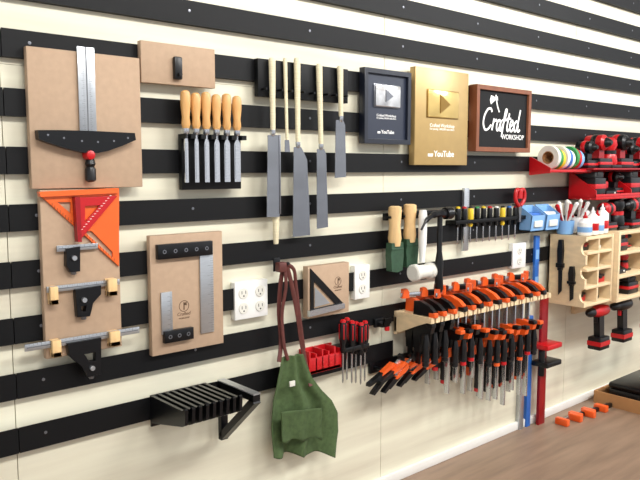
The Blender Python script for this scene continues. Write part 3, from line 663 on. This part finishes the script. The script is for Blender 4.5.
def ctool(x,o,z,k,label,grp,body,trim,tilt=0):
    t=thing('cordless_driver',label,'power tool',x,o,z,grp)
    g=G();g.box(x-.045*k,x+.045*k,o-.036*k,o+.036*k,z,z+.035*k,.006);g.box(x-.0455*k,x+.0455*k,o-.0365*k,o+.0365*k,z+.012*k,z+.022*k,.001,1);part(t,'battery',g,[BP,RED])
    g=G();g.prism([(x-.018*k,z+.03*k),(x+.022*k,z+.03*k),(x+.018*k,z+.07*k),(x-.016*k,z+.07*k)],o-.016*k,o+.016*k);part(t,'grip',g,trim)
    ax=(-1,0,0) if not tilt else (0,1,0)
    c0=(x+.050*k,o,z+.09*k) if not tilt else (x,o-.045*k,z+.09*k)
    other=RED if body is BP else BP
    g=G();g.lathe(c0,[(.016*k,0),(.026*k,.006*k),(.028*k,.03*k),(.028*k,.07*k),(.020*k,.078*k)],ax,16)
    c2=tuple(Vector(c0)+Vector(ax)*.030*k);g.lathe(c2,[(.028*k,0),(.0295*k,.002*k),(.0295*k,.018*k),(.028*k,.020*k)],ax,16,1);part(t,'motor_housing',g,[body,other])
    c1=tuple(Vector(c0)+Vector(ax)*.076*k)
    g=G();g.lathe(c1,[(.019*k,0),(.015*k,.012*k),(.008*k,.022*k)],ax,12);part(t,'chuck',g,BP)
def sander(x,o,z,k,label,grp,body=RED):
    t=thing('palm_sander',label,'power tool',x,o,z,grp)
    g=G();g.box(x-.045*k,x+.045*k,o-.045*k,o+.045*k,z,z+.014*k,.004);part(t,'pad',g,BP)
    g=G();g.lathe((x,o,z+.014*k),[(.036*k,0),(.040*k,.01*k),(.036*k,.04*k),(.026*k,.06*k),(.038*k,.085*k),(.034*k,.105*k),(.016*k,.118*k)],(0,0,1),18);part(t,'body',g,body)
    g=G();g.ring((x,o,z+.060*k),.025*k,.034*k,.016*k,(0,0,1),18);part(t,'grip_band',g,BP if body is RED else RED)
for j,f in enumerate((0,.33,.66)):
    z=zb2+hs*f+.0135
    for i in range(6):
        x=xy0+.0+(.95/3)*(i//2)+.090+(i%2)*.125
        m3=(i*2+j)%4
        if m3==0: ctool(x,.13,z,.62,'compact cordless driver on plywood shelf','cordless drivers on plywood shelving',RED if i%3 else BP,DRED,1)
        elif m3==1: charger(x,.13,z,.10,'black battery charger with red dock on plywood shelf','battery chargers on plywood shelving')
        elif m3==2: battery(x,.13,z,.10,.11,min(.075,hs*.33-.03),'black and red battery pack on plywood shelf')
        else: sander(x,.13,z,.62,'small red and black palm sander on plywood shelf','palm sanders')
for i in range(8):
    x=xy0+.02+i*.118
    if i%3==1: sander(x,.12,zt2,1.05,'red and black palm sander atop plywood shelving','palm sanders atop the shelving',BP if i%2 else RED)
    else: ctool(x,.13,zt2,[1.05,.9,1.15,.95][i%4],'black and red cordless tool atop plywood shelving','cordless tools atop the shelving',BP if i%4 else RED,DRED if i%2 else BP,i%2)
for i,(u,c) in enumerate(((603,RED),(626,BP),(654,RED))):
    x,z=P(u,311,.16);drill(x,.14,zb2-.043,.92,('red' if c is RED else 'black')+' cordless drill hanging under plywood shelf','hanging cordless drills',c)
g=G();a_=P(592,300,.1)[0];g.box(a_,xy1,.0,.018,zb2-.08,zb2-.002,.001)
g.box(a_,xy1,.018,.17,zb2-.014,zb2-.001,.001);solo('drill_rail','plywood rail beneath shelving for hanging drills','tool rack',g,PLY)
# --- X bins
for i,(ua,ub,v0,v1) in enumerate(((528,541,206,231),(543,556,205,230))):
    a,b,c0,z1=R(ua,ub,v0,v1,.06);ht=z1-c0;cz=c0
    t=thing('parts_bin','light blue clear plastic parts bin hung on slat','bin',(a+b)/2,.018,cz,'blue parts bins')
    g=G();g.box(a,b,.018,.072,cz,cz+.003)
    g.prismx([(.018,cz),(.021,cz),(.021,cz+ht),(.018,cz+ht)],a,b);g.prismx([(.069,cz),(.072,cz),(.080,cz+ht*.62),(.077,cz+ht*.62)],a,b)
    for xx_ in(a,b-.003): g.prismx([(.018,cz),(.072,cz),(.080,cz+ht*.62),(.018,cz+ht)],xx_,xx_+.003)
    part(t,'body',g,LBLU);g=G();g.box(a+.008,b-.008,.025,.066,cz+.003,cz+ht*.72,.008);part(t,'contents',g,WHT if i else BLUE)
    g=G();g.box(a+.02,b-.02,.072,.081,cz+ht*.15,cz+ht*.40,.001);part(t,'label_holder',g,OFF)
zt_=zt;wW=xw1-xw0
for i,(fx,oc) in enumerate(((.16,.07),(.55,.07))):
    x=xw0+wW*fx;hc=[.06,.07][i];t=thing('marker_cup','pale plastic cup with splayed brushes on plywood box','cup',x,oc,zt_,'cups on the plywood box')
    g=G();g.lathe((x,oc,zt_),[(.030,0),(.034,.004),(.038,hc),(.036,hc),(.032,.008)],(0,0,1),18);part(t,'cup',g,[LBLU,WHT][i])
    for j in range(5):
        an=j*1.26+i*1.1;dx,do=.010*math.cos(an),.010*math.sin(an);LL=.13+.012*((i+j)%3)
        g=G();g.lathe((x-dx*.6,oc-do*.6,zt_+.008),[(.004,0),(.005,LL*.65),(.007,LL*.68),(.010,LL*.95),(.004,LL)],(dx*3.2,do*3.2,.08),8);part(t,'brush',g,[RED,WHT,OFF,RED,WHT][(i+j)%5])
for i,(fx,oc,hb,rb) in enumerate(((.24,.150,.055,.030),(.46,.155,.075,.026),(.66,.150,.060,.030),(.88,.145,.085,.028),(.80,.07,.09,.026))):
    x=xw0+wW*fx
    t=thing('glue_bottle','white glue bottle with red cap on plywood box','bottle',x,oc,zt_,'white bottles on the plywood box')
    g=G();g.lathe((x,oc,zt_),[(rb*.9,0),(rb,.004),(rb,hb),(rb*.5,hb+.014),(.009,hb+.018)],(0,0,1),18);g.lathe((x,oc,zt_+hb*.25),[(rb,0),(rb+.0006,.001),(rb+.0006,hb*.4),(rb,hb*.41)],(0,0,1),18,1);part(t,'body',g,[WHT,LBLU if i%2==0 else RED])
    g=G();g.lathe((x,oc,zt_+hb+.016),[(.010,0),(.010,.010),(.005,.014),(.003,.028)],(0,0,1),12);part(t,'cap',g,RED if i%2==0 else WHT)
# --- J tape
x0,_=P(537,165,.05);x1,_=P(580,165,.07);zr=P(540,168,.03)[1]
t=thing('tape_shelf','small red wall shelf with angled end bracket holding tape rolls','shelf',(x0+x1)/2,.018,zr-.02)
g=G();g.box(x0,x1+.02,.018,.115,zr-.018,zr-.006,.002);part(t,'shelf_board',g,RED)
for x in(x0,x1+.015):
    g=G();g.prismx([(.018,zr+.045),(.026,zr+.045),(.115,zr),(.115,zr-.02),(.018,zr-.03)],x-.006,x);part(t,'bracket',g,RED)
tc=[(OFF,'off-white'),(GRN,'green'),(YEL,'yellow'),(WHT,'white'),(BLUE,'blue'),(WHT,'white'),(GRN,'green'),(RED,'red'),(LBLU,'light blue')]
for i,(c,l) in enumerate(tc):
    x=x0+.045+i*.025;r1=.049-.003*(i%3);z=zr-.006+r1
    t=thing('tape_roll',l+' roll of tape standing on red shelf','tape roll',x,.072,zr-.006,'tape rolls on the red shelf')
    g=G();g.ring((x,.072,z),.026,r1,.020,(1,0,0),32);part(t,'tape',g,c)
    g=G();g.ring((x-.0005,.072,z),.023,.0262,.021,(1,0,0),32);part(t,'core',g,CARD)
# --- K red rack
xk0,_=P(575,190,.05);zk=P(588,197,.08)[1];xk1=xk0+1.0
t=thing('tool_rack','red plastic rack with hooks for cordless tools','tool rack',(xk0+xk1)/2,.018,zk)
g=G();g.box(xk0,xk1,.018,.028,zk-.01,zk+.12,.003);part(t,'back_plate',g,RED)
g=G();g.box(xk0,xk1,.028,.15,zk-.01,zk+.006,.003);g.box(xk0,xk1,.142,.15,zk,zk+.014,.002);part(t,'shelf_board',g,RED)
for i in (0,3,6,9):
    x=xk0+(xk1-xk0)*i/9-(.006 if i else 0);g=G();g.prismx([(.028,zk+.11),(.148,zk+.03),(.148,zk),(.028,zk)],x,x+.006);part(t,'divider',g,RED)
for i in range(9):
    x=xk0+(i+.5)*1.0/9
    if i%3==1: charger(x,.085,zk+.0065,.095,'black battery charger with red dock on red rack','chargers on the red rack')
    elif i%3==2: ctool(x,.085,zk+.0065,.90,'compact cordless tool on red rack','cordless tools on the lower red rack',RED if i%2 else BP,BP,1)
    else: battery(x,.085,zk+.0065,.095,.11,.105,'black battery pack with red stripe on red rack','battery packs on the red rack')
g=G();g.box(xk0-.03,xk1,.018,.15,zk+.12,zk+.128,.002)
solo('rack_shelf','thin red metal shelf above battery rack','shelf',g,DRED)
for i in range(11):
    x=xk0+.02+i*.098;kk=[1.0,1.25,1.05,1.3][i%4]
    if i%4==2: sander(x,.085,zk+.128,1.05,'red and black palm sander on red shelf','palm sanders on the red shelf',RED)
    else: ctool(x,.085,zk+.128,kk,'black compact cordless tool with red trim on red shelf','cordless tools on the red rack',BP if i%4!=1 else RED,DRED if i%2 else BP,1)
# --- finned rack
xf0,zf=P(150,397,.02);xf1,_=P(206,388,.02)
t=thing('prong_rack','black metal rack with many outward prongs','tool rack',(xf0+xf1)/2,.018,zf-.08)
g=G();g.box(xf0,xf1,.0175,.024,zf-.08,zf+.004,.001);part(t,'back_plate',g,BM)
NP=9
for i in range(NP):
    x=xf0+(xf1-xf0-.010)*i/(NP-1);g=G()
    g.prismx([(.024,zf+.004),(.185,zf+.006),(.195,zf+.014),(.20,zf+.010),(.197,zf-.028),(.185,zf-.034),(.024,zf-.07)],x,x+.0085);part(t,'prong',g,BM)
xb_,zb_=P(218,384,.02)
t=thing('shelf_bracket','black open triangular metal bracket with silver edge','bracket',xb_,.018,zb_-.16)
g=G()
def barx(g,a,b,w,x0,x1,mi=0):
    d=Vector((b[0]-a[0],b[1]-a[1])).normalized();n=Vector((-d.y,d.x))*w
    g.prismx([(a[0]+n.x,a[1]+n.y),(b[0]+n.x,b[1]+n.y),(b[0]-n.x,b[1]-n.y),(a[0]-n.x,a[1]-n.y)],x0,x1,mi)
barx(g,(.018,zb_),(.19,zb_),.009,xb_,xb_+.022);barx(g,(.026,zb_),(.026,zb_-.16),.008,xb_,xb_+.022);barx(g,(.028,zb_-.15),(.186,zb_-.006),.010,xb_,xb_+.022)
part(t,'frame',g,BM)
g=G();g.box(xb_-.001,xb_+.023,.018,.192,zb_+.009,zb_+.012);part(t,'edge_strip',g,SAT)
# --- floor items
x,_=P(604,392,.1);xe=x+.75
t=thing('cardboard_tray','shallow open brown cardboard tray on floor','box',(x+xe)/2,.25,0)
g=G();g.box(x,xe,.05,.42,0,.006);part(t,'base',g,CARD)
for a,b,c,d in((x,x+.006,.05,.42),(xe-.006,xe,.05,.42),(x+.006,xe-.006,.05,.056),(x+.006,xe-.006,.414,.42)):
    g=G();g.box(a,b,c,d,.006,.06);part(t,'side',g,CARD)
t=thing('tool_case','low black plastic tool case in cardboard tray','case',x+.3,.2,.006)
g=G();g.box(x+.06,x+.5,.09,.32,.006,.07,.012);part(t,'body',g,BP)
g=G();g.box(x+.058,x+.502,.088,.322,.07,.10,.012);part(t,'lid',g,BM)
g=G();g.tube(smooth([(x+.18,.2,.095),(x+.18,.2,.125),(x+.36,.2,.125),(x+.36,.2,.095)],4),.008,8);part(t,'handle',g,BP)
for xx_ in(x+.14,x+.38):
    g=G();g.box(xx_,xx_+.03,.32,.329,.05,.09,.002);part(t,'latch',g,ORG)
for i in range(3):
    xo,oo=PZ(565+i*13,417-4*i,.02)
    t=thing('floor_clamp','orange and black bar clamp lying on floor','clamp',xo,oo,0,'clamps lying on the floor')
    g=G();g.box(xo-.05,xo+.17,oo-.003,oo+.003,.0,.016,.001);part(t,'bar',g,STEEL)
    g=G();g.box(xo-.06,xo-.035,oo-.015,oo+.045,.0,.03,.004);part(t,'fixed_jaw',g,ORG)
    g=G();g.box(xo+.05,xo+.08,oo-.015,oo+.045,.0,.03,.004);part(t,'sliding_jaw',g,ORG)
    g=G();g.box(xo+.08,xo+.16,oo+.008,oo+.026,.0,.02,.005);part(t,'handle',g,BP)
# ---------- camera, lights
cam=bpy.data.cameras.new('camera');cam.sensor_width=36;cam.lens=F*36/640;cam.clip_start=.02
co=bpy.data.objects.new('camera',cam);scene.collection.objects.link(co)
M=Matrix.Identity(4)
for i in range(3): M[i][0]=right[i];M[i][1]=up[i];M[i][2]=-fwd[i];M[i][3]=CAM[i]
co.matrix_world=M;scene.camera=co
def area(x,y,z,sx,sy,e,col=(1,1,1)):
    l=bpy.data.lights.new('ceiling_lamp','AREA');l.shape='RECTANGLE';l.size=sx;l.size_y=sy;l.energy=e;l.color=col
    o=bpy.data.objects.new('ceiling_lamp',l);o.location=(x,y,z);d=Vector((x,-.0,1.0))-Vector((x,y,z))
    o.rotation_euler=d.to_track_quat('-Z','Y').to_euler();scene.collection.objects.link(o)
area(.6,-1.9,2.5,1.2,.35,40,(1,.985,.96));area(2.4,-1.9,2.5,1.2,.35,48,(1,.99,.97));area(4.2,-1.9,2.5,1.2,.35,58,(.98,.99,1))
w=bpy.data.worlds.new('world');scene.world=w;w.use_nodes=True
nt=w.node_tree;bg=nt.nodes['Background'];bg.inputs[1].default_value=1.0
tc=nt.nodes.new('ShaderNodeTexCoord');no=nt.nodes.new('ShaderNodeTexNoise');no.inputs['Scale'].default_value=2.2;no.inputs['Detail'].default_value=1
cr=nt.nodes.new('ShaderNodeValToRGB');cr.color_ramp.elements[0].position=.40;cr.color_ramp.elements[0].color=(.38,.39,.42,1);cr.color_ramp.elements[1].position=.60;cr.color_ramp.elements[1].color=(1.4,1.42,1.45,1)
nt.links.new(tc.outputs['Generated'],no.inputs['Vector']);nt.links.new(no.outputs['Fac'],cr.inputs[0]);nt.links.new(cr.outputs[0],bg.inputs[0])
scene.view_settings.view_transform='Standard'
